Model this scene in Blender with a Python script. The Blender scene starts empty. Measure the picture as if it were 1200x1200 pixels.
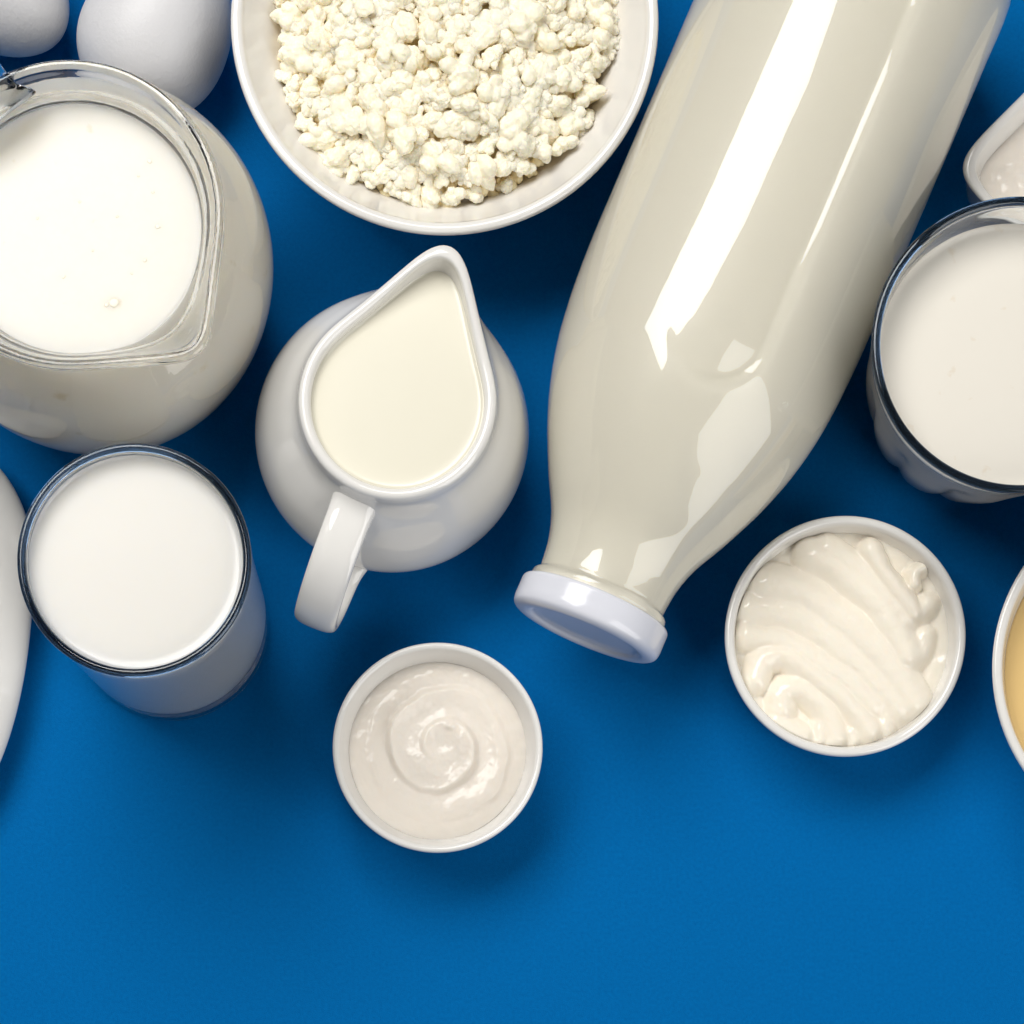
import bpy, bmesh, math, random
import numpy as np
from mathutils import Vector, Matrix, noise

# ------------------------------------------------------------------ camera, world, lights, exposure
sc = bpy.context.scene
COL = sc.collection
CM = 0.01                                   # everything below is measured in centimetres
PI = math.pi

cam = bpy.data.cameras.new('camera')
cam_o = bpy.data.objects.new('camera', cam)
COL.objects.link(cam_o)
cam_o.location = (0, 0, 0.85)               # looking straight down, copy-stand style
cam_o.rotation_euler = (0, 0, 0)
cam.sensor_width = 36.0
cam.lens = 36.0 * 2890 / 1200
cam.shift_x = 0.10                          # the picture is the upper part of a wider frame
cam.shift_y = 0.50
cam.clip_start = 0.02
cam.clip_end = 50
sc.camera = cam_o

w = bpy.data.worlds.new('World')
sc.world = w
w.use_nodes = True
w.node_tree.nodes['Background'].inputs[0].default_value = (1.0, 0.98, 0.95, 1)
w.node_tree.nodes['Background'].inputs[1].default_value = 0.07


def area(name, loc, target, sx, sy, power, color=(1, 1, 1)):
    l = bpy.data.lights.new(name, 'AREA')
    l.shape = 'RECTANGLE'
    l.size, l.size_y = sx, sy
    l.energy = power
    l.color = color
    o = bpy.data.objects.new(name, l)
    COL.objects.link(o)
    o.location = loc
    d = Vector(target) - Vector(loc)
    o.rotation_euler = d.to_track_quat('-Z', 'Y').to_euler()
    return o


area('key_softbox', (-0.47, 0.84, 1.35), (0.04, 0.20, 0.02), 1.15, 0.82, 28.0, (1.0, 0.985, 0.96))
area('fill_softbox', (1.00, -0.62, 0.80), (0.10, 0.20, 0.04), 0.80, 1.45, 13.0, (1.0, 0.99, 0.97))

sc.view_settings.view_transform = 'Standard'
sc.view_settings.look = 'None'
sc.view_settings.exposure = -0.04
sc.view_settings.gamma = 1.0
sc.render.engine = 'CYCLES'
sc.cycles.use_denoising = True
sc.cycles.max_bounces = 12
sc.cycles.transmission_bounces = 9
sc.cycles.glossy_bounces = 5
sc.cycles.diffuse_bounces = 8
sc.cycles.sample_clamp_indirect = 25.0
sc.cycles.blur_glossy = 0.5
sc.cycles.use_adaptive_sampling = True
sc.cycles.adaptive_threshold = 0.02
sc.cycles.adaptive_min_samples = 16

# ------------------------------------------------------------------ materials


def mat(name, color, rough=0.4, spec=0.5, coat=0.0, sss=0.0, sssr=(1, 0.8, 0.6), ssss=0.003,
        transmission=0.0, ior=1.5, bump=None, mottle=None, sheen=0.0):
    m = bpy.data.materials.new(name)
    m.use_nodes = True
    nt = m.node_tree
    b = nt.nodes['Principled BSDF']
    b.inputs['Base Color'].default_value = (*color, 1)
    b.inputs['Roughness'].default_value = rough
    b.inputs['Specular IOR Level'].default_value = spec
    b.inputs['IOR'].default_value = ior
    b.inputs['Coat Weight'].default_value = coat
    b.inputs['Coat Roughness'].default_value = 0.04
    b.inputs['Transmission Weight'].default_value = transmission
    b.inputs['Sheen Weight'].default_value = sheen
    if sss:
        b.inputs['Subsurface Weight'].default_value = sss
        b.inputs['Subsurface Radius'].default_value = sssr
        b.inputs['Subsurface Scale'].default_value = ssss
    tc = nt.nodes.new('ShaderNodeTexCoord')
    if mottle:                               # (scale, other colour, low, high)
        n = nt.nodes.new('ShaderNodeTexNoise')
        n.inputs['Scale'].default_value = mottle[0]
        n.inputs['Detail'].default_value = 4
        nt.links.new(tc.outputs['Object'], n.inputs['Vector'])
        r = nt.nodes.new('ShaderNodeMapRange')
        r.inputs['From Min'].default_value = mottle[2]
        r.inputs['From Max'].default_value = mottle[3]
        nt.links.new(n.outputs['Fac'], r.inputs['Value'])
        mx = nt.nodes.new('ShaderNodeMix')
        mx.data_type = 'RGBA'
        mx.inputs['A'].default_value = (*color, 1)
        mx.inputs['B'].default_value = (*mottle[1], 1)
        nt.links.new(r.outputs['Result'], mx.inputs['Factor'])
        nt.links.new(mx.outputs['Result'], b.inputs['Base Color'])
    if bump:                                 # list of (scale, strength, distance)
        prev = None
        for s, st, di in bump:
            n = nt.nodes.new('ShaderNodeTexNoise')
            n.inputs['Scale'].default_value = s
            n.inputs['Detail'].default_value = 5
            nt.links.new(tc.outputs['Object'], n.inputs['Vector'])
            bp = nt.nodes.new('ShaderNodeBump')
            bp.inputs['Strength'].default_value = st
            bp.inputs['Distance'].default_value = di
            nt.links.new(n.outputs['Fac'], bp.inputs['Height'])
            if prev:
                nt.links.new(prev.outputs['Normal'], bp.inputs['Normal'])
            prev = bp
        nt.links.new(prev.outputs['Normal'], b.inputs['Normal'])
    return m


M = {}
M['table'] = mat('blue matte card', (0.0, 0.129, 0.388), 0.70, 0.03,
                 mottle=(850, (0.0, 0.108, 0.338), 0.30, 0.72), bump=[(2600, 0.45, 0.0003), (700, 0.25, 0.0004)])
M['porcelain'] = mat('white glazed porcelain', (0.765, 0.75, 0.72), 0.07, 0.5, coat=0.3,
                     bump=[(45, 0.05, 0.002)])
M['stoneware'] = mat('white satin porcelain', (0.80, 0.79, 0.775), 0.16, 0.5, bump=[(60, 0.06, 0.002)])
M['glass'] = mat('clear glass', (0.97, 0.98, 0.98), 0.0, 0.5, transmission=1.0, ior=1.5, bump=[(38, 0.12, 0.003)])
M['tumbler_glass'] = mat('clear glass with a faint blue tint', (0.93, 0.96, 0.98), 0.0, 0.5, transmission=1.0, ior=1.5)
M['rim_glass'] = mat('dark blue tinted rim glass', (0.055, 0.095, 0.16), 0.0, 0.5, transmission=1.0, ior=1.5)
M['bottle_glass'] = mat('clear bottle glass', (0.99, 0.985, 0.96), 0.0, 0.5, transmission=1.0, ior=1.5,
                        bump=[(40, 0.02, 0.002)])
M['milk'] = mat('white milk', (0.79, 0.77, 0.725), 0.18, 0.4, sss=0.7, sssr=(1, 0.92, 0.78), ssss=0.012)
M['kefir'] = mat('cultured milk', (0.77, 0.73, 0.65), 0.30, 0.4,
                 mottle=(160, (0.72, 0.65, 0.54), 0.66, 0.74))
M['bottle_milk'] = mat('milk in bottle', (0.98, 0.945, 0.835), 0.3, 0.3)
M['jug_milk'] = mat('creamy milk', (0.89, 0.85, 0.765), 0.35, 0.15, sss=0.9, sssr=(1, 0.92, 0.78), ssss=0.02,
                    mottle=(120, (0.79, 0.72, 0.56), 0.68, 0.78))
M['cream'] = mat('pouring cream', (0.77, 0.735, 0.61), 0.18, 0.5)
M['sour_cream'] = mat('glossy sour cream', (0.79, 0.73, 0.65), 0.16, 0.3, sss=0.25, ssss=0.004)
M['thick_cream'] = mat('thick whipped cream', (0.88, 0.815, 0.70), 0.14, 0.45, sss=0.3, ssss=0.004)
M['curd'] = mat('curd', (0.985, 0.905, 0.72), 0.34, 0.35, sss=0.35, sssr=(1, 0.7, 0.35), ssss=0.005,
                bump=[(420, 0.45, 0.0012), (1500, 0.25, 0.0004)])
M['gap_glow_curd'] = mat('curd crumbs with painted gap glow', (0.97, 0.83, 0.52), 0.30, 0.4, sss=0.2, sssr=(1, 0.75, 0.4), ssss=0.004)  # yellower than the curds: warm bounced light of the gaps put into the colour
M['egg'] = mat('white eggshell', (0.63, 0.625, 0.635), 0.42, 0.35, bump=[(900, 0.35, 0.0004), (260, 0.16, 0.0008)])
M['lid'] = mat('white lacquered metal', (0.69, 0.70, 0.76), 0.16, 0.5)
M['condensed'] = mat('beige condensed milk', (0.72, 0.50, 0.21), 0.22, 0.5)

# ------------------------------------------------------------------ mesh helpers


def smooth(a, b, x):
    t = min(1.0, max(0.0, (x - a) / (b - a)))
    return t * t * (3 - 2 * t)


def catmull(pts, n=6):
    """Dense curve through the points of a profile; a doubled point makes a corner."""
    P = [Vector(p) for p in pts]
    out = []
    for i in range(len(P) - 1):
        p1, p2 = P[i], P[i + 1]
        if (p2 - p1).length < 1e-6:
            continue
        p0 = P[i - 1] if i > 0 and (P[i - 1] - p1).length > 1e-6 else p1 - (p2 - p1)
        p3 = P[i + 2] if i + 2 < len(P) and (P[i + 2] - p2).length > 1e-6 else p2 + (p2 - p1)
        t0 = 0
        t1 = t0 + max(1e-6, (p1 - p0).length) ** 0.5
        t2 = t1 + max(1e-6, (p2 - p1).length) ** 0.5
        t3 = t2 + max(1e-6, (p3 - p2).length) ** 0.5
        for k in range(n):
            t = t1 + (t2 - t1) * k / n
            a1 = p0 * ((t1 - t) / (t1 - t0)) + p1 * ((t - t0) / (t1 - t0))
            a2 = p1 * ((t2 - t) / (t2 - t1)) + p2 * ((t - t1) / (t2 - t1))
            a3 = p2 * ((t3 - t) / (t3 - t2)) + p3 * ((t - t2) / (t3 - t2))
            b1 = a1 * ((t2 - t) / (t2 - t0)) + a2 * ((t - t0) / (t2 - t0))
            b2 = a2 * ((t3 - t) / (t3 - t1)) + a3 * ((t - t1) / (t3 - t1))
            out.append(b1 * ((t2 - t) / (t2 - t1)) + b2 * ((t - t1) / (t2 - t1)))
    out.append(P[-1])
    return [tuple(v) for v in out]


def link(name, me, m, parent=None, loc=(0, 0, 0), rot=(0, 0, 0)):
    o = bpy.data.objects.new(name, me)
    COL.objects.link(o)
    if m is not None:
        me.materials.clear()
        me.materials.append(m)
    o.parent = parent
    o.location = [c * CM for c in loc]
    o.rotation_euler = rot
    return o


def make_mesh(name, verts, faces, shade=True, fix=True):
    me = bpy.data.meshes.new(name)
    me.from_pydata([(x * CM, y * CM, z * CM) for x, y, z in verts], [], faces)
    me.validate()
    if fix:
        bm = bmesh.new()
        bm.from_mesh(me)
        bmesh.ops.recalc_face_normals(bm, faces=bm.faces)
        bm.to_mesh(me)
        bm.free()
    if shade:
        me.polygons.foreach_set('use_smooth', [True] * len(me.polygons))
    return me


def lathe(profile, seg=128, fn=None):
    """Closed surface of revolution; fn(r, z, phi, i) -> (x, y, z) may push it out of round."""
    verts, rings = [], []
    for i, (r, z) in enumerate(profile):
        if r < 1e-5:
            x, y, zz = fn(0, z, 0, i) if fn else (0, 0, z)
            rings.append([len(verts)])
            verts.append((x, y, zz))
        else:
            ring = []
            for k in range(seg):
                ph = 2 * PI * k / seg
                ring.append(len(verts))
                verts.append(fn(r, z, ph, i) if fn else (r * math.cos(ph), r * math.sin(ph), z))
            rings.append(ring)
    faces = []
    for a, b in zip(rings, rings[1:]):
        for k in range(seg):
            k2 = (k + 1) % seg
            if len(a) == 1 and len(b) == 1:
                continue
            if len(a) == 1:
                faces.append((a[0], b[k], b[k2]))
            elif len(b) == 1:
                faces.append((a[k], a[k2], b[0]))
            else:
                faces.append((a[k], a[k2], b[k2], b[k]))
    return verts, faces


def sweep(path, widths, thicks, side, n=20, power=3.0):
    """A strap: superellipse section swept along path; side(i) is the direction of its width."""
    P = [Vector(p) for p in path]
    verts, faces = [], []
    for i, p in enumerate(P):
        t = (P[min(i + 1, len(P) - 1)] - P[max(i - 1, 0)]).normalized()
        s = Vector(side)
        s = (s - t * s.dot(t)).normalized()
        nrm = t.cross(s)
        for k in range(n):
            a = 2 * PI * k / n
            c, q = math.cos(a), math.sin(a)
            cx = math.copysign(abs(c) ** (2 / power), c)
            cy = math.copysign(abs(q) ** (2 / power), q)
            v = p + s * (cx * widths[i] / 2) + nrm * (cy * thicks[i] / 2)
            verts.append(tuple(v))
    for i in range(len(P) - 1):
        for k in range(n):
            k2 = (k + 1) % n
            faces.append((i * n + k, i * n + k2, (i + 1) * n + k2, (i + 1) * n + k))
    faces.append(tuple(range(n)))
    faces.append(tuple(range((len(P) - 1) * n, len(P) * n)))
    return verts, faces


def tag(o, label, cat, group=None, kind=None):
    if label:
        o['label'] = label
    if cat:
        o['category'] = cat
    if group:
        o['group'] = group
    if kind:
        o['kind'] = kind
    return o


def thing(name, loc, label, cat, group=None, rz=0.0):
    o = bpy.data.objects.new(name, None)
    COL.objects.link(o)
    o.location = [c * CM for c in loc]
    o.rotation_euler = (0, 0, rz)
    o.empty_display_size = 0.02
    return tag(o, label, cat, group)


def fbm(x, y, z=0.0, oct=3):
    v, a = 0.0, 1.0
    for k in range(oct):
        v += a * noise.noise(Vector((x, y, z + 7.1 * k)))
        x, y, z, a = x * 2.03, y * 2.03, z * 2.03, a * 0.5
    return v


# ------------------------------------------------------------------ the table
tv = [(-150, -150, 0), (150, -150, 0), (150, 150, 0), (-150, 150, 0)]
table = link('tabletop', make_mesh('tabletop', tv, [(0, 1, 2, 3)], shade=False), M['table'])
tag(table, 'flat matte blue tabletop under all the dairy dishes', 'tabletop', kind='structure')

# ------------------------------------------------------------------ lying milk bottle
B_R = 4.78
bottle = thing('milk_bottle', (5.65, 12.70, 0.0),
               'large glass bottle of milk lying on its side with a white lid', 'bottle',
               rz=-math.atan2(0.392, 0.920))


def panel_depth(lx, y):
    """Stadium-shaped recessed panel on the upper side of the bottle."""
    hw, y0, y1 = 1.78, 7.75 + 1.78, 21.0
    cx = 0.18
    dx = lx - cx
    dy = 0.0
    if y < y0:
        dy = y - y0
    elif y > y1:
        dy = y - y1
    s = hw - math.hypot(dx, dy)
    return (0.022 + 0.045 * smooth(0.0, -1.2, dy) + 0.15 * smooth(-0.3, 1.2, dx)) * smooth(0.0, 0.36, s)


def bottle_fn(dr):
    def f(r, y, ph, i):
        lx = r * math.sin(ph)
        up = math.cos(ph)
        rr = r
        if up > 0 and r > 3.0 and 7.0 < y < 23.5:
            rr -= panel_depth(lx, y)
        return (rr * math.sin(ph), y, B_R + rr * math.cos(ph))
    return f


outer = [(2.05, 0.30), (2.12, 0.45), (2.13, 1.02), (2.30, 1.10), (2.335, 1.22), (2.30, 1.36), (2.16, 1.46), (2.165, 1.62), (2.20, 2.0),
         (2.27, 2.45), (2.52, 3.25), (3.11, 4.41), (3.50, 5.25), (3.76, 5.85), (4.22, 7.19), (4.53, 8.58),
         (4.68, 9.83), (4.745, 10.85), (4.78, 12.0), (4.78, 14.0), (4.78, 16.0), (4.78, 18.0), (4.78, 20.0), (4.78, 22.0), (4.78, 23.6),
         (4.66, 24.4), (4.2, 24.9), (3.4, 25.05), (2.0, 24.8), (0, 24.7)]
inner = [(0, 24.1), (2.0, 24.15), (3.3, 24.3), (4.0, 24.1), (4.38, 23.4), (4.46, 22.0), (4.46, 20.0), (4.46, 18.0), (4.46, 16.0), (4.46, 14.0),
         (4.46, 12.0), (4.43, 10.85), (4.37, 9.83), (4.23, 8.58), (3.93, 7.19), (3.49, 5.85), (3.23, 5.25), (2.84, 4.41),
         (2.25, 3.25), (2.02, 2.45), (1.95, 2.0), (1.94, 1.62), (1.96, 1.3), (1.94, 0.9), (1.90, 0.30)]
prof = catmull(outer, 10) + catmull(inner, 8)
prof.append(prof[0])
v, f = lathe(prof, 256, bottle_fn(0))
glass_o = link('glass_body', make_mesh('bottle_glass', v, f), M['bottle_glass'], bottle)
mprof = [(r + 0.04 if r > 0.01 else 0, y + (0.03 if y > 23.9 else 0)) for r, y in catmull(inner, 8)]
mprof += [(1.2, 0.30), (0, 0.30)]
v, f = lathe(mprof, 256, bottle_fn(0))
link('milk_filling', make_mesh('bottle_milk', v, f), M['bottle_milk'], bottle)


def along(r, y, ph, i):
    return (r * math.sin(ph), y, B_R + r * math.cos(ph))


lp = [(0, 0.12), (1.0, 0.12), (1.72, 0.12), (1.84, 0.10), (1.95, 0.02), (2.10, -0.02), (2.36, 0.02), (2.50, 0.13), (2.55, 0.32),
      (2.55, 0.6), (2.55, 0.85), (2.54, 0.98), (2.48, 1.06), (2.38, 1.07), (2.28, 1.02), (2.26, 0.9), (2.26, 0.4), (2.2, 0.22), (0, 0.22)]
v, f = lathe(catmull(lp, 5), 160, along)
link('lid', make_mesh('lid', v, f), M['lid'], bottle)

# ------------------------------------------------------------------ bowls and ramekins


def vessel(name, loc, profile, m, label, cat, seg=160, fn=None, rz=0.0, n=6):
    v, f = lathe(catmull(profile, n), seg, fn)
    o = link(name, make_mesh(name, v, f), m, None, loc, (0, 0, rz))
    return tag(o, label, cat)


BOWL = (1.13, 32.35, 0)
bowl_p = [(0, 0.15), (2.6, 0.15), (2.7, 0), (3.1, 0), (3.3, 0.2), (3.6, 0.5), (4.6, 1.1), (5.6, 2.2), (6.18, 3.4), (6.58, 4.5), (6.83, 5.2), (6.90, 5.42),
          (6.86, 5.55), (6.72, 5.60), (6.57, 5.55), (6.45, 5.36), (6.1, 4.85), (5.55, 4.15), (4.9, 3.3), (4.0, 2.2), (2.4, 1.2), (0, 0.9)]
vessel('bowl', BOWL, bowl_p, M['porcelain'], 'large round white bowl full of cottage cheese', 'bowl')

RAM1 = (0.93, 9.17, 0)
r1_p = [(0, 0.2), (2.4, 0.2), (2.6, 0), (3.0, 0), (3.22, 0.12), (3.30, 0.4), (3.34, 1.2), (3.40, 2.2), (3.46, 2.9), (3.49, 3.1), (3.47, 3.21),
        (3.39, 3.26), (3.29, 3.22), (3.22, 3.08), (3.10, 2.75), (2.98, 2.3), (2.88, 1.6), (2.7, 0.8), (2.2, 0.5), (0, 0.45)]
vessel('ramekin', RAM1, r1_p, M['porcelain'], 'small white ramekin holding swirled glossy sour cream', 'ramekin')

RAM2 = (14.46, 12.87, 0)
r2_p = [(0, 0.2), (2.4, 0.2), (2.6, 0), (3.0, 0), (3.3, 0.12), (3.45, 0.4), (3.62, 1.2), (3.82, 2.2), (3.96, 2.9), (4.00, 3.12), (3.97, 3.22),
        (3.88, 3.27), (3.76, 3.25), (3.69, 3.15), (3.62, 2.8), (3.50, 2.0), (3.36, 1.2), (3.1, 0.7), (2.6, 0.5), (0, 0.45)]
vessel('ramekin', RAM2, r2_p, M['porcelain'], 'white ramekin heaped with folded thick cream, right of the bottle neck', 'ramekin')

RB = (24.85, 11.55, 0)
rb_p = [(0, 0.15), (2.6, 0.15), (2.7, 0), (3.1, 0), (3.4, 0.3), (4.3, 1.2), (5.1, 2.6), (5.6, 3.9), (5.88, 4.75), (5.93, 4.92), (5.88, 5.02),
        (5.76, 5.04), (5.64, 4.98), (5.56, 4.8), (5.28, 3.9), (4.75, 2.6), (3.9, 1.5), (2.4, 0.9), (0, 0.8)]
vessel('bowl', RB, rb_p, M['porcelain'], 'white bowl of beige condensed milk cut off at the right edge', 'bowl')
cm_p = [(0, 2.0), (4.6, 2.0), (5.32, 3.92), (5.27, 3.98), (5.1, 3.93), (4.0, 3.92), (0, 3.92)]
v, f = lathe(catmull(cm_p, 4), 128)
tag(link('condensed_milk', make_mesh('condensed_milk', v, f), M['condensed'], None, RB),
    'beige condensed milk in the bowl at the right edge', 'condensed milk')

# ------------------------------------------------------------------ square dish


def sq(r, z, ph, i):
    p = 7.0
    k = (abs(math.cos(ph)) ** p + abs(math.sin(ph)) ** p) ** (-1 / p)
    return (r * k * math.cos(ph), r * k * math.sin(ph), z)


SQ = (22.9, 28.25, 0)
sq_p = [(0, 0.15), (2.0, 0.15), (2.2, 0), (2.5, 0), (2.8, 0.3), (3.1, 1.2), (3.4, 2.6), (3.58, 3.4), (3.62, 3.6), (3.57, 3.71), (3.46, 3.74), (3.33, 3.68),
        (3.24, 3.5), (3.0, 2.7), (2.75, 1.4), (2.4, 0.7), (0, 0.5)]
vessel('square_dish', SQ, sq_p, M['porcelain'], 'square white dish with rounded corners behind the right glass', 'dish',
       fn=sq, rz=PI / 4, seg=192)

# ------------------------------------------------------------------ oval serving dish at the left edge


def oval_pt(r, z, ph, i):
    q = r / 5.5
    y = q * math.sin(ph) * (4.36 if math.sin(ph) > 0 else 9.0)
    return (q * math.cos(ph) * 3.4, y, z)


ov_p = [(0, 0.1), (2.6, 0.1), (2.8, 0), (3.3, 0), (3.8, 0.25), (4.8, 0.85), (5.30, 1.05), (5.48, 1.22), (5.50, 1.36), (5.40, 1.55), (5.1, 1.80),
        (4.5, 2.10), (3.6, 2.40), (2.5, 2.62), (1.2, 2.74), (0, 2.78)]
vessel('serving_dish', (-16.16, 15.6, 0), ov_p, M['porcelain'], 'smooth white tapering ceramic dish cut off at the left edge beside the glass', 'dish',
       fn=oval_pt)

# ------------------------------------------------------------------ creamer
CR = (-0.58, 19.45, 0)
CR_SP = math.atan2(5.0, 1.72)               # direction of the lip


def tear_table(ratio, sig=0.075, n=720):
    a0 = math.acos(1 / ratio)
    t = []
    for k in range(n):
        ph = 2 * PI * k / n
        if ph > PI:
            ph -= 2 * PI
        a = abs(ph)
        t.append(1 / math.cos(a0 - a) if a < a0 else 1.0)
    t = np.array(t)
    x = (np.arange(n) - n // 2) * 2 * PI / n
    g = np.exp(-x * x / (2 * sig * sig))
    g /= g.sum()
    return np.real(np.fft.ifft(np.fft.fft(t) * np.fft.fft(np.fft.ifftshift(g))))


TEAR = tear_table(1.80, 0.115)


def tear(ph, tab):
    k = (ph / (2 * PI) * len(tab)) % len(tab)
    i = int(k)
    return tab[i] * (1 - k + i) + tab[(i + 1) % len(tab)] * (k - i)


def creamer_fn(r, z, ph, i):
    T = tear(ph - CR_SP, TEAR)
    wgt = smooth(4.4, 8.0, z) ** 1.3
    rr = r * (1 + (T - 1) * wgt * (1.0 + 0.11 * smooth(15 * 7, 18 * 7, i)))
    zz = z + 0.55 * (T - 1) / 0.6 * smooth(6.5, 8.0, z)
    return (rr * math.cos(ph) + 0.2 * smooth(4.0, 8.0, z), rr * math.sin(ph), zz)


creamer = thing('creamer', CR, 'round white porcelain creamer with pointed lip, full of cream', 'creamer')
cr_p = [(0, 0.2), (1.9, 0.2), (2.1, 0), (2.5, 0), (2.8, 0.2), (3.5, 0.9), (4.2, 2.1), (4.5, 3.4), (4.47, 4.3), (4.2, 5.4), (3.75, 6.3), (3.35, 7.0), (3.18, 7.45),
        (3.12, 7.8), (3.06, 8.0), (2.95, 8.08), (2.82, 8.06), (2.73, 7.95), (2.70, 7.75), (2.74, 7.3), (3.0, 6.6), (3.6, 5.5), (3.95, 4.2), (3.9, 2.8), (3.3, 1.4),
        (2.2, 0.7), (0, 0.6)]
v, f = lathe(catmull(cr_p, 7), 256, creamer_fn)
link('body', make_mesh('creamer_body', v, f), M['porcelain'], creamer)
# strap handle: leaves the shoulder, reaches out, bends down and returns low on the belly
hd = Vector((-2.62, -6.65, 0)).normalized()
hs = Vector((-hd.y, hd.x, 0))
hp = [(2.9, 6.75), (3.3, 6.85), (3.9, 6.88), (4.7, 6.75), (5.5, 6.42), (6.2, 5.9), (6.72, 5.15), (6.72, 4.3), (6.2, 3.5), (5.4, 3.1), (4.7, 3.05), (4.0, 3.1)]
hpath = [tuple(hd * a + Vector((0, 0, b))) for a, b in catmull(hp, 6)]
N = len(hpath)
wd = [1.42 + 0.16 * math.exp(-((i / N) / 0.10) ** 2) + 0.5 * math.exp(-((1 - i / N) / 0.08) ** 2) for i in range(N)]
th = [0.52 + 0.9 * math.exp(-((i / N) / 0.09) ** 2) + 0.5 * math.exp(-((1 - i / N) / 0.08) ** 2) for i in range(N)]
v, f = sweep(hpath, wd, th, hs, 48, 2.7)
link('handle', make_mesh('creamer_handle', v, f), M['porcelain'], creamer)


def cream_fn(r, z, ph, i):
    T = tear(ph - CR_SP, TEAR)
    wgt = smooth(4.4, 8.0, 7.72) ** 1.3
    rr = r * (1 + (T - 1) * wgt * 1.11)
    return (rr * math.cos(ph) + 0.19, rr * math.sin(ph), z)


ck = [(0, 7.0), (2.6, 7.0), (2.735, 7.72), (2.70, 7.73), (2.62, 7.68), (2.5, 7.66), (1.5, 7.65), (0, 7.65)]
v, f = lathe(catmull(ck, 4), 256, cream_fn)
tag(link('cream', make_mesh('cream', v, f), M['cream'], None, CR), 'pale yellow cream filling the white creamer', 'cream')

# ------------------------------------------------------------------ straight glass of milk (left)
GL = (-8.13, 13.70, 0)
milk_glass = thing('milk_glass', GL, 'straight dark-rimmed glass filled to the brim with white milk, lower left', 'glass')
gl_p = [(0, 0.25), (2.2, 0.22), (2.6, 0.02), (2.9, 0.0), (3.20, 0.06), (3.29, 0.3), (3.30, 1.2), (3.31, 3.0), (3.34, 6.5), (3.40, 10.0), (3.44, 11.9), (3.44, 12.05),
        (3.38, 12.11), (3.32, 12.12), (3.26, 12.11), (3.20, 12.05), (3.19, 11.9), (3.15, 10.0), (3.07, 6.5), (3.00, 3.0), (2.95, 2.2), (2.7, 1.85), (2.2, 1.72), (0, 1.7)]
v, f = lathe(catmull(gl_p, 6), 160)
link('body', make_mesh('milk_glass_body', v, f), M['tumbler_glass'], milk_glass)


def bead(rc, zc, hw, hh):
    n = 24
    return lathe([(rc + hw * math.cos(2 * PI * k / n), zc + hh * math.sin(2 * PI * k / n)) for k in range(n + 1)], 192)


v, f = bead(3.335, 12.14, 0.128, 0.11)
link('rim', make_mesh('milk_glass_rim', v, f), M['rim_glass'], milk_glass)
ml = [(0, 1.66), (2.2, 1.68), (2.72, 1.82), (2.97, 2.2), (3.02, 3.0), (3.09, 6.5), (3.17, 10.0), (3.20, 11.5), (3.203, 11.78), (3.13, 11.68), (3.0, 11.64), (2.6, 11.62), (0, 11.62)]
v, f = lathe(catmull(ml, 4), 160)
tag(link('milk', make_mesh('milk', v, f), M['milk'], None, GL), 'white milk inside the straight glass at lower left', 'milk')

# ------------------------------------------------------------------ fluted glass (right)
GR = (18.75, 20.85, 0)


def flute_smooth(z):
    return 1.0 - smooth(5.0, 7.2, z)


gr_o = [(0, 0.3), (1.6, 0.28), (1.9, 0.02), (2.3, 0.0), (2.6, 0.15), (2.9, 0.7), (3.3, 2.0), (3.68, 3.6), (3.95, 5.0), (4.10, 6.2), (4.22, 7.2), (4.38, 8.3), (4.52, 9.0), (4.53, 9.12)]
gr_i = [(4.47, 9.22), (4.38, 9.23), (4.30, 9.14), (4.20, 8.5), (4.0, 7.4), (3.85, 6.2), (3.62, 5.0), (3.3, 3.6), (2.9, 2.2), (2.4, 1.5), (1.6, 1.15), (0, 1.1)]
gp = catmull(gr_o + gr_i, 6)
n_out = (len(gr_o) - 1) * 6


def flute_fn(r, z, ph, i):
    k = r
    if i < n_out and r > 1.0:
        c = abs(math.sin(6 * (ph + 0.30)))          # twelve convex flutes
        k = r * (1 - 0.055 * flute_smooth(z) * (1 - c) ** 1.5)
    return (k * math.cos(ph), k * math.sin(ph), z)


v, f = lathe(gp, 288, flute_fn)
fluted = thing('fluted_glass', GR, 'fluted dark-rimmed glass of cultured milk at the right beside the bottle', 'glass')
link('body', make_mesh('fluted_glass_body', v, f), M['tumbler_glass'], fluted)
v, f = bead(4.43, 9.23, 0.14, 0.12)
link('rim', make_mesh('fluted_glass_rim', v, f), M['rim_glass'], fluted)
kf = [(0, 1.06), (1.6, 1.11), (2.42, 1.47), (2.93, 2.18), (3.33, 3.6), (3.65, 5.0), (3.88, 6.2), (4.03, 7.4), (4.10, 7.85), (4.135, 8.05), (4.06, 7.97), (3.9, 7.90), (3.3, 7.88), (0, 7.88)]
v, f = lathe(catmull(kf, 5), 160)
tag(link('cultured_milk', make_mesh('cultured_milk', v, f), M['kefir'], None, GR), 'creamy cultured milk inside the fluted glass at right', 'milk')

# ------------------------------------------------------------------ round glass jug
JU = (-10.25, 24.40, 0)
J_SP = math.atan2(-1.48, 1.40)
JT = tear_table(1.29, 0.085)


def jug_fn(r, z, ph, i):
    T = tear(ph - J_SP, JT)
    wgt = smooth(8.9, 10.3, z)
    rr = r * (1 + (T - 1) * wgt)
    zz = z + 0.10 * (T - 1) / 0.2 * smooth(9.6, 10.4, z)
    return (rr * math.cos(ph), rr * math.sin(ph), zz)


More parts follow.
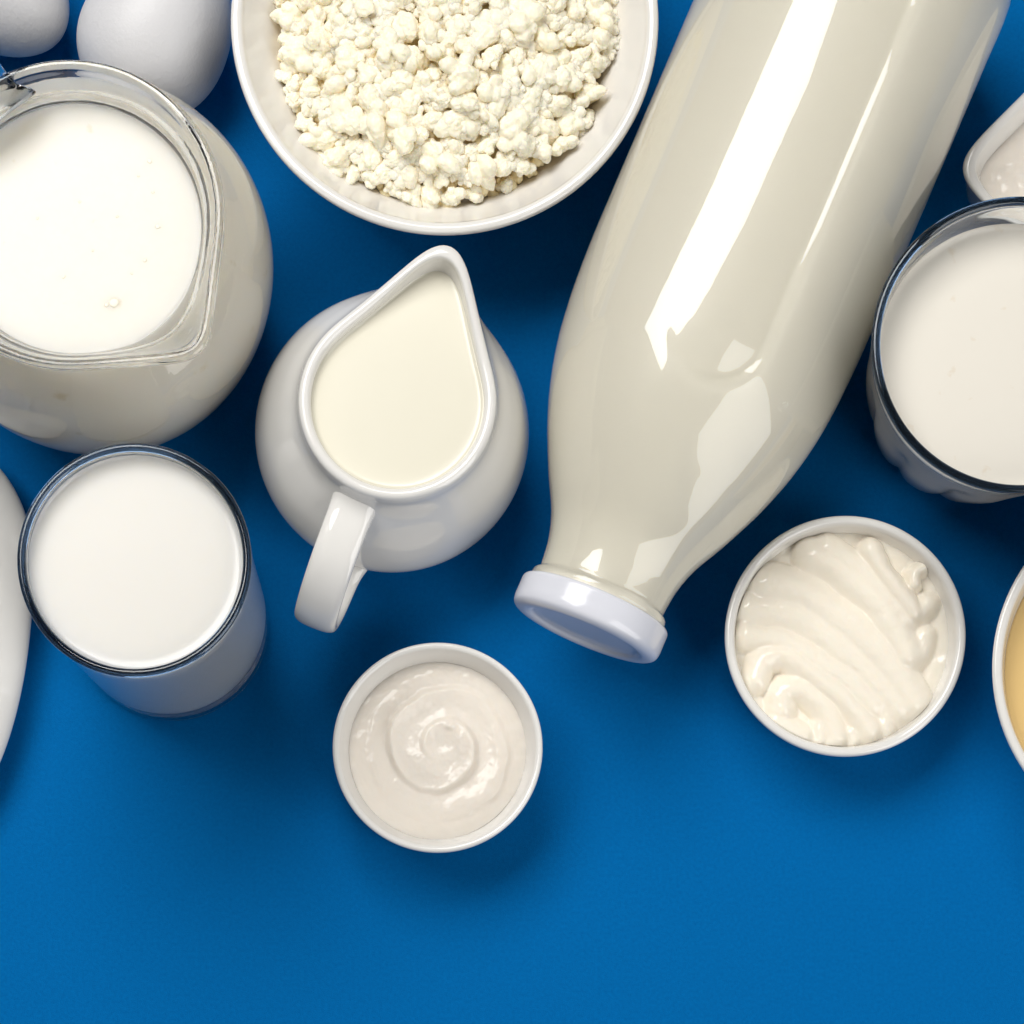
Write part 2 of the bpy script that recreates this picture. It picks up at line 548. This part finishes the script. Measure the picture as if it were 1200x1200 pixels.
jug = thing('milk_jug', JU, 'round clear glass jug with pouring lip, full of milk', 'jug')
j_p = [(0, 0.3), (2.8, 0.25), (3.1, 0.02), (3.5, 0.0), (3.9, 0.15), (4.5, 0.8), (5.25, 2.2), (5.70, 4.0), (5.86, 5.8), (5.70, 7.0), (5.25, 8.0), (4.65, 8.7), (4.32, 9.15),
       (4.25, 9.5), (4.36, 9.95), (4.55, 10.3), (4.68, 10.5), (4.66, 10.66), (4.55, 10.73), (4.40, 10.68), (4.26, 10.42), (4.04, 10.0), (3.88, 9.55), (3.88, 9.15), (4.1, 8.65), (4.88, 7.6),
       (5.38, 6.8), (5.54, 5.7), (5.40, 4.1), (4.9, 2.4), (4.2, 1.3), (3.3, 0.9), (0, 0.85)]
v, f = lathe(catmull(j_p, 8), 256, jug_fn)
link('body', make_mesh('jug_body', v, f), M['glass'], jug)
jd = Vector((-0.588, 0.809, 0))
js = Vector((-jd.y, jd.x, 0))
jp = [(3.95, 9.85), (4.5, 10.15), (5.2, 10.45), (6.2, 10.6), (7.3, 10.3), (8.2, 9.3), (8.5, 7.8), (8.1, 6.0), (7.2, 4.7), (6.2, 4.3), (5.65, 4.3)]
jpath = [tuple(jd * a + Vector((0, 0, b))) for a, b in catmull(jp, 6)]
N = len(jpath)
wd = [2.0 + 0.9 * math.exp(-((i / N) / 0.08) ** 2) for i in range(N)]
th = [0.75 + 0.4 * math.exp(-((i / N) / 0.08) ** 2) for i in range(N)]
v, f = sweep(jpath, wd, th, js, 32, 3.0)
link('handle', make_mesh('jug_handle', v, f), M['glass'], jug)
jm = [(0, 0.82), (3.3, 0.87), (4.22, 1.27), (4.93, 2.4), (5.43, 4.1), (5.57, 5.7), (5.41, 6.8), (4.91, 7.62), (4.14, 8.67), (3.94, 9.0), (3.915, 9.2), (3.86, 9.15), (3.76, 9.11), (3.2, 9.10), (0, 9.10)]
v, f = lathe(catmull(jm, 6), 192)
jug_milk = tag(link('milk', make_mesh('jug_milk', v, f), M['jug_milk'], None, JU), 'bright white milk inside the round glass jug', 'milk')
M['butterfat'] = mat('butterfat', (0.85, 0.79, 0.66), 0.25, 0.4)
for x, y, r in [(1.15, -2.2, 0.15), (0.92, -2.27, 0.07), (2.25, 2.15, 0.07), (2.5, 0.15, 0.08), (2.35, 1.2, 0.05), (0.1, 0.9, 0.05), (1.25, 0.45, 0.045), (-0.4, -1.4, 0.06),
                (2.1, -0.9, 0.06), (1.7, -1.3, 0.04), (-1.2, 0.4, 0.05), (0.5, -0.6, 0.04), (1.9, 1.7, 0.04)]:
    v, f = lathe([(0, 9.095), (r, 9.095), (r * 0.97, 9.103), (r * 0.6, 9.106), (0, 9.107)], 32,
                 lambda q, z, ph, i: (x + q * math.cos(ph) * (1 + 0.14 * math.sin(2 * ph + x)), y + q * math.sin(ph) * (1 + 0.06 * math.cos(3 * ph + y)), z))
    link('fat_spot', make_mesh('fat_spot', v, f), M['butterfat'], jug_milk)

# ------------------------------------------------------------------ eggs


def egg(loc, yaw, label, L=5.7, D=4.35, tilt=0.0):
    pr = []
    n = 40
    for k in range(n + 1):
        a = PI * k / n
        x = -math.cos(a)
        r = math.sin(a) * (1 - 0.13 * x)
        pr.append((max(0, r * D / 2) if 0 < k < n else 0, x * L / 2))
    v, f = lathe(pr, 96, lambda r, z, ph, i: (z, r * math.cos(ph), r * math.sin(ph)))
    o = link('egg', make_mesh('egg', v, f), M['egg'], None, loc, (0, tilt, yaw))
    return tag(o, label, 'egg', 'eggs behind the jug')


egg((-8.40, 33.22, 2.5), math.radians(52), 'white egg between the glass jug and the large bowl', 5.7, 4.95, -0.30)
egg((-13.95, 34.95, 2.2), math.radians(-40), 'white egg cut off at the top left corner')

# ------------------------------------------------------------------ creams laid on in strokes


def seg_dist(X, Y, pts):
    """Distance of every grid point to a polyline and the parameter along it."""
    best = np.full(X.shape, 1e9)
    par = np.zeros(X.shape)
    L = len(pts) - 1
    for i in range(L):
        ax, ay = pts[i][:2]
        bx, by = pts[i + 1][:2]
        dx, dy = bx - ax, by - ay
        t = np.clip(((X - ax) * dx + (Y - ay) * dy) / (dx * dx + dy * dy + 1e-9), 0, 1)
        d = np.hypot(X - ax - t * dx, Y - ay - t * dy)
        m = d < best
        best = np.where(m, d, best)
        par = np.where(m, (i + t) / L, par)
    return best, par


def smax(a, b, k):
    h = np.clip(0.5 + 0.5 * (a - b) / k, 0, 1)
    return b + (a - b) * h + k * h * (1 - h)


def wob(X, Y, amp, sc_, seed):
    out = np.zeros(X.shape)
    for idx in np.ndindex(X.shape):
        out[idx] = amp * fbm(X[idx] * sc_, Y[idx] * sc_, seed, 3)
    return out


def cream_mesh(name, radius_fn, height, nr=110, nph=260, bottom=1.6):
    """Closed food body: polar grid on top with given heights, wall and floor below."""
    ph = np.linspace(0, 2 * PI, nph, endpoint=False)
    rr = np.linspace(0, 1, nr + 1)[1:]
    R = np.array([radius_fn(p) for p in ph])
    X = rr[:, None] * (R * np.cos(ph))[None, :]
    Y = rr[:, None] * (R * np.sin(ph))[None, :]
    Z = height(X, Y, rr[:, None] * np.ones_like(X))
    z0 = height(np.zeros((1, 1)), np.zeros((1, 1)), np.zeros((1, 1)))[0, 0]
    verts = [(0, 0, float(z0))]
    for i in range(nr):
        for k in range(nph):
            verts.append((float(X[i, k]), float(Y[i, k]), float(Z[i, k])))
    faces = []
    for k in range(nph):
        k2 = (k + 1) % nph
        faces.append((0, 1 + k, 1 + k2))
        for i in range(nr - 1):
            a = 1 + i * nph
            faces.append((a + k, a + nph + k, a + nph + k2, a + k2))
    base = len(verts)
    for k in range(nph):
        verts.append((float(X[-1, k]) * 0.93, float(Y[-1, k]) * 0.93, bottom))
    last = 1 + (nr - 1) * nph
    for k in range(nph):
        k2 = (k + 1) % nph
        faces.append((last + k, base + k, base + k2, last + k2))
    faces.append(tuple(range(base, base + nph)))
    return make_mesh(name, verts, faces)


# sour cream: one long spoon swirl
def swirl(X, Y, q):
    wx = wob(X, Y, 0.10, 0.8, 3.0)
    wy = wob(X, Y, 0.10, 0.8, 9.0)
    Xw, Yw = X + wx, Y + wy
    r = np.hypot(Xw - 0.12, Yw - 0.08)
    a = np.arctan2(Yw - 0.08, Xw - 0.12)
    z = 2.30 - 0.05 * q ** 2 + 0 * r
    lam = 1.15
    # ridge rolls inwards as the angle grows clockwise; crest is asymmetric
    phase = (r / lam + (a - 0.9) / (2 * PI)) % 1.0
    crest = np.where(phase < 0.78, (phase / 0.78) ** 1.6, np.cos((phase - 0.78) / 0.22 * PI) * 0.5 + 0.5)
    damp = np.clip((r - 0.35) / 0.6, 0, 1) * np.clip((2.55 - r) / 0.7, 0, 1)
    side = 0.68 + 0.32 * np.cos(2 * a + 0.9)
    z = z + 0.30 * crest * damp * side
    knob = 0.26 * np.exp(-(r / 1.15) ** 6)
    z = z + knob * (0.75 + 0.25 * np.sin(2 * a + 0.5) * np.clip(r / 0.7, 0, 1) ** 2)
    # small broken peaks where the spoon left
    z = z + 0.10 * np.exp(-(((Xw - 0.45) / 0.16) ** 2 + ((Yw - 0.75) / 0.10) ** 2))
    z = z - 0.07 * np.exp(-(((Xw - 0.15) / 0.30) ** 2 + ((Yw - 0.15) / 0.22) ** 2))
    z = z + wob(X, Y, 0.020, 2.2, 5.0)
    return z


me = cream_mesh('sour_cream', lambda p: 2.985 + 0.02 * math.sin(3 * p + 1), swirl, 120, 280, 1.2)
tag(link('sour_cream', me, M['sour_cream'], None, RAM1), 'glossy swirled sour cream in the small ramekin', 'sour cream')

# thick cream: spoon strokes side by side; points measured from the middle of the dish, y up
S2 = 1 / (3.243 * 35.4)


def zp(pts):
    return [((x - 524) * S2, -(y - 535) * S2) for x, y in pts]


STROKES = [  # points, half width, crest height
    (zp([(235, 320), (380, 365), (500, 450), (620, 550), (720, 660), (790, 775)]), 0.58, 3.62),
    (zp([(165, 415), (330, 440), (470, 530), (580, 625), (680, 735), (735, 800)]), 0.55, 3.55),
    (zp([(410, 215), (500, 265), (600, 345), (690, 445), (765, 600)]), 0.50, 3.68),
    (zp([(460, 185), (560, 250), (660, 350), (760, 470)]), 0.42, 3.58),
    (zp([(630, 195), (670, 270), (725, 345), (790, 430)]), 0.34, 3.70),
    (zp([(795, 330), (800, 285), (830, 262)]), 0.24, 3.58),
    (zp([(850, 400), (815, 430)]), 0.38, 3.50),
    (zp([(840, 520), (815, 590), (790, 620)]), 0.40, 3.42),
    (zp([(160, 520), (290, 545), (420, 620), (540, 690), (640, 790)]), 0.46, 3.55),
    (zp([(195, 690), (215, 620), (290, 600), (380, 650), (490, 730), (600, 850), (625, 890)]), 0.40, 3.60),
    (zp([(290, 800), (300, 740), (370, 730), (450, 800), (500, 910)]), 0.42, 3.52),
    (zp([(270, 850), (380, 905)]), 0.36, 3.40),
    (zp([(680, 800), (690, 880)]), 0.34, 3.40),
    (zp([(440, 860), (440, 920)]), 0.30, 3.40),
    (zp([(560, 900), (570, 930)]), 0.30, 3.38),
]


def folds(X, Y, q):
    wx = wob(X, Y, 0.07, 0.9, 2.0)
    wy = wob(X, Y, 0.07, 0.9, 6.0)
    Xw, Yw = X + wx, Y + wy
    z = 2.36 + 0.10 * q ** 6 + wob(X, Y, 0.03, 1.3, 4.0)
    for pts, wdt, top in STROKES:
        pts = catmull(pts, 5) if len(pts) > 2 else pts
        d, t = seg_dist(Xw, Yw, pts)
        prof_ = np.sqrt(np.clip(1 - (d / wdt) ** 2, 0, 1))
        skirt = np.clip(1.35 - d / wdt, 0, 1)
        w2 = wdt * 1.28
        u = d / w2
        h = (top - 0.62) - 0.42 * u * u - 1.2 * np.clip(u - 1, 0, 9)
        z = smax(z, h, 0.09)
    z = z + wob(X, Y, 0.018, 3.0, 8.0)
    return z


me = cream_mesh('thick_cream', lambda p: 3.60, folds, 130, 300, 1.2)
tag(link('thick_cream', me, M['thick_cream'], None, RAM2), 'thick cream in curved folds in the ramekin right of the bottle', 'cream')


def sq_r(p):
    e = 7.0
    return 3.06 * (abs(math.cos(p)) ** e + abs(math.sin(p)) ** e) ** (-1 / e)


def yog(X, Y, q):
    z = 2.75 + wob(X, Y, 0.20, 0.55, 12.0) + wob(X, Y, 0.07, 1.6, 17.0)
    return z * (1 - q ** 8) + 2.72 * q ** 8


me = cream_mesh('yogurt', sq_r, yog, 70, 200, 1.0)
tag(link('yogurt', me, M['sour_cream'], None, SQ, (0, 0, PI / 4)), 'glossy yogurt in the square white dish', 'yogurt')

# ------------------------------------------------------------------ cottage cheese
rnd = random.Random(11)
cheese = thing('cottage_cheese', (BOWL[0], BOWL[1], 0.95), 'heap of lumpy cottage cheese curds in the large bowl', 'cottage cheese')


def ico(sub):
    bm = bmesh.new()
    bmesh.ops.create_icosphere(bm, subdivisions=sub, radius=1.0)
    vs = [v.co.copy() for v in bm.verts]
    fs = [tuple(v.index for v in f.verts) for f in bm.faces]
    bm.free()
    return vs, fs


def lump(vs, seed, lobes, flat=0.8):
    """Star-shaped union of a few spheres, as curds stick together, about 1 in radius."""
    r_ = random.Random(seed)
    S = [(Vector((0, 0, 0)), r_.uniform(0.50, 0.62))]
    for k in range(lobes):
        d = Vector((r_.gauss(0, 1), r_.gauss(0, 1), r_.gauss(0, 0.7))).normalized()
        S.append((d * r_.uniform(0.40, 0.80), r_.uniform(0.24, 0.44)))
    st = Vector((r_.uniform(0.8, 1.25), r_.uniform(0.75, 1.1), flat))
    out = []
    for d in vs:
        ts = []
        for c, rad in S:
            b = d.dot(c)
            disc = b * b - c.dot(c) + rad * rad
            if disc > 0:
                ts.append(b + math.sqrt(disc))
        t = max(ts)
        t2 = sorted(ts)[-2] if len(ts) > 1 else t
        t += 0.05 * math.exp(-((t - t2) / 0.08) ** 2)
        q = d * t
        t += 0.10 * noise.noise(q * 2.6 + Vector((seed * 3.1, 0, 0))) + 0.07 * noise.noise(q * 5.5 + Vector((seed * 1.7, 5, 0))) + 0.035 * (0.5 - abs(noise.noise(q * 9.0 + Vector((3, seed * 2.3, 0)))))
        q = d * t
        out.append(Vector((q.x * st.x, q.y * st.y, q.z * st.z)))
    return out


IV, IF = ico(5)
IVs, IFs = ico(3)
CURDS = []
for s in range(22):
    pts = lump(IV, s + 1, 5 + s % 5)
    CURDS.append(make_mesh('curd', [tuple(p) for p in pts], IF, fix=False))
    CURDS[-1].materials.append(M['curd'])
SMALL = [lump(IVs, 100 + s, 3 + s % 4) for s in range(14)]


def heap(x, y):
    rho = math.hypot(x, y)
    z = 4.25 + 1.35 * max(0.0, 1 - (rho / 5.6) ** 2) + 0.30 * fbm(x * 0.45, y * 0.45, 3.0, 2)
    return z


# the mass of cheese that the loose curds lie on
verts, faces = [], []
nr, nph = 40, 120
for i in range(nr + 1):
    for k in range(nph):
        a = 2 * PI * k / nph
        rr = 5.0 * i / nr
        x, y = rr * math.cos(a), rr * math.sin(a)
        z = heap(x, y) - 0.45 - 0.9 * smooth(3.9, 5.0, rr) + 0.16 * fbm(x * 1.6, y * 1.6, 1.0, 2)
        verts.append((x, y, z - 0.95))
for i in range(nr):
    for k in range(nph):
        k2 = (k + 1) % nph
        faces.append((i * nph + k, (i + 1) * nph + k, (i + 1) * nph + k2, i * nph + k2))
b0 = len(verts)
for k in range(nph):
    a = 2 * PI * k / nph
    verts.append((3.6 * math.cos(a), 3.6 * math.sin(a), 1.2))
for k in range(nph):
    k2 = (k + 1) % nph
    faces.append((nr * nph + k, b0 + k, b0 + k2, nr * nph + k2))
o = link('curd_mass', make_mesh('curd_mass', verts, faces), M['gap_glow_curd'], cheese)
o['kind'] = 'stuff'


def edge(a):
    return 5.72 + 0.10 * max(0, -math.cos(a)) + 0.12 * math.sin(3 * a + 1.0) + 0.16 * math.sin(7 * a) + 0.12 * math.sin(11 * a + 2)


placed = []
tries = 0
while len(placed) < 296 and tries < 60000:
    tries += 1
    k = len(placed)
    s = (0.74 - 0.36 * min(1, k / 220)) * rnd.uniform(0.80, 1.2)
    if rnd.random() < 0.07:
        s *= 1.22
    a = rnd.uniform(0, 2 * PI)
    rho = math.sqrt(rnd.random()) * (edge(a) - s * 0.85)
    x, y = rho * math.cos(a), rho * math.sin(a)
    if y > 1.75:
        continue
    if any((x - p[0]) ** 2 + (y - p[1]) ** 2 < (0.47 * (s + p[2])) ** 2 for p in placed) and tries < 50000:
        continue
    placed.append((x, y, s))
for x, y, s in placed:
    o = link('curd', CURDS[rnd.randrange(len(CURDS))], None, cheese,
             (x, y, heap(x, y) - 0.95 - 0.22 + rnd.uniform(-0.05, 0.22) + s * 0.28), (rnd.uniform(-0.5, 0.5), rnd.uniform(-0.5, 0.5), rnd.uniform(0, 6.28)))
    o.scale = (s, s, s * rnd.uniform(0.85, 1.05))

verts, faces = [], []
for k in range(1100):
    a = rnd.uniform(0, 2 * PI)
    big = rnd.random() < 0.25
    s = rnd.uniform(0.36, 0.56) if big else rnd.uniform(0.18, 0.34)
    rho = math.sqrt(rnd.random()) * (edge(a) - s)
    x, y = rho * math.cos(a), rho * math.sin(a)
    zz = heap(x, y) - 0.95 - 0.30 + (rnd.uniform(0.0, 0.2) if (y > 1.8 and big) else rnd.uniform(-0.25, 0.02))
    R3 = Matrix.Rotation(rnd.uniform(0, 6.28), 3, 'Z') @ Matrix.Rotation(rnd.uniform(-0.6, 0.6), 3, 'X')
    b0 = len(verts)
    for p in SMALL[rnd.randrange(len(SMALL))]:
        q = R3 @ p * s
        verts.append((q.x + x, q.y + y, q.z + zz))
    faces += [tuple(i + b0 for i in t) for t in IFs]
o = link('curd_crumbs', make_mesh('curd_crumbs', verts, faces, fix=False), M['gap_glow_curd'], cheese)
o['kind'] = 'stuff'
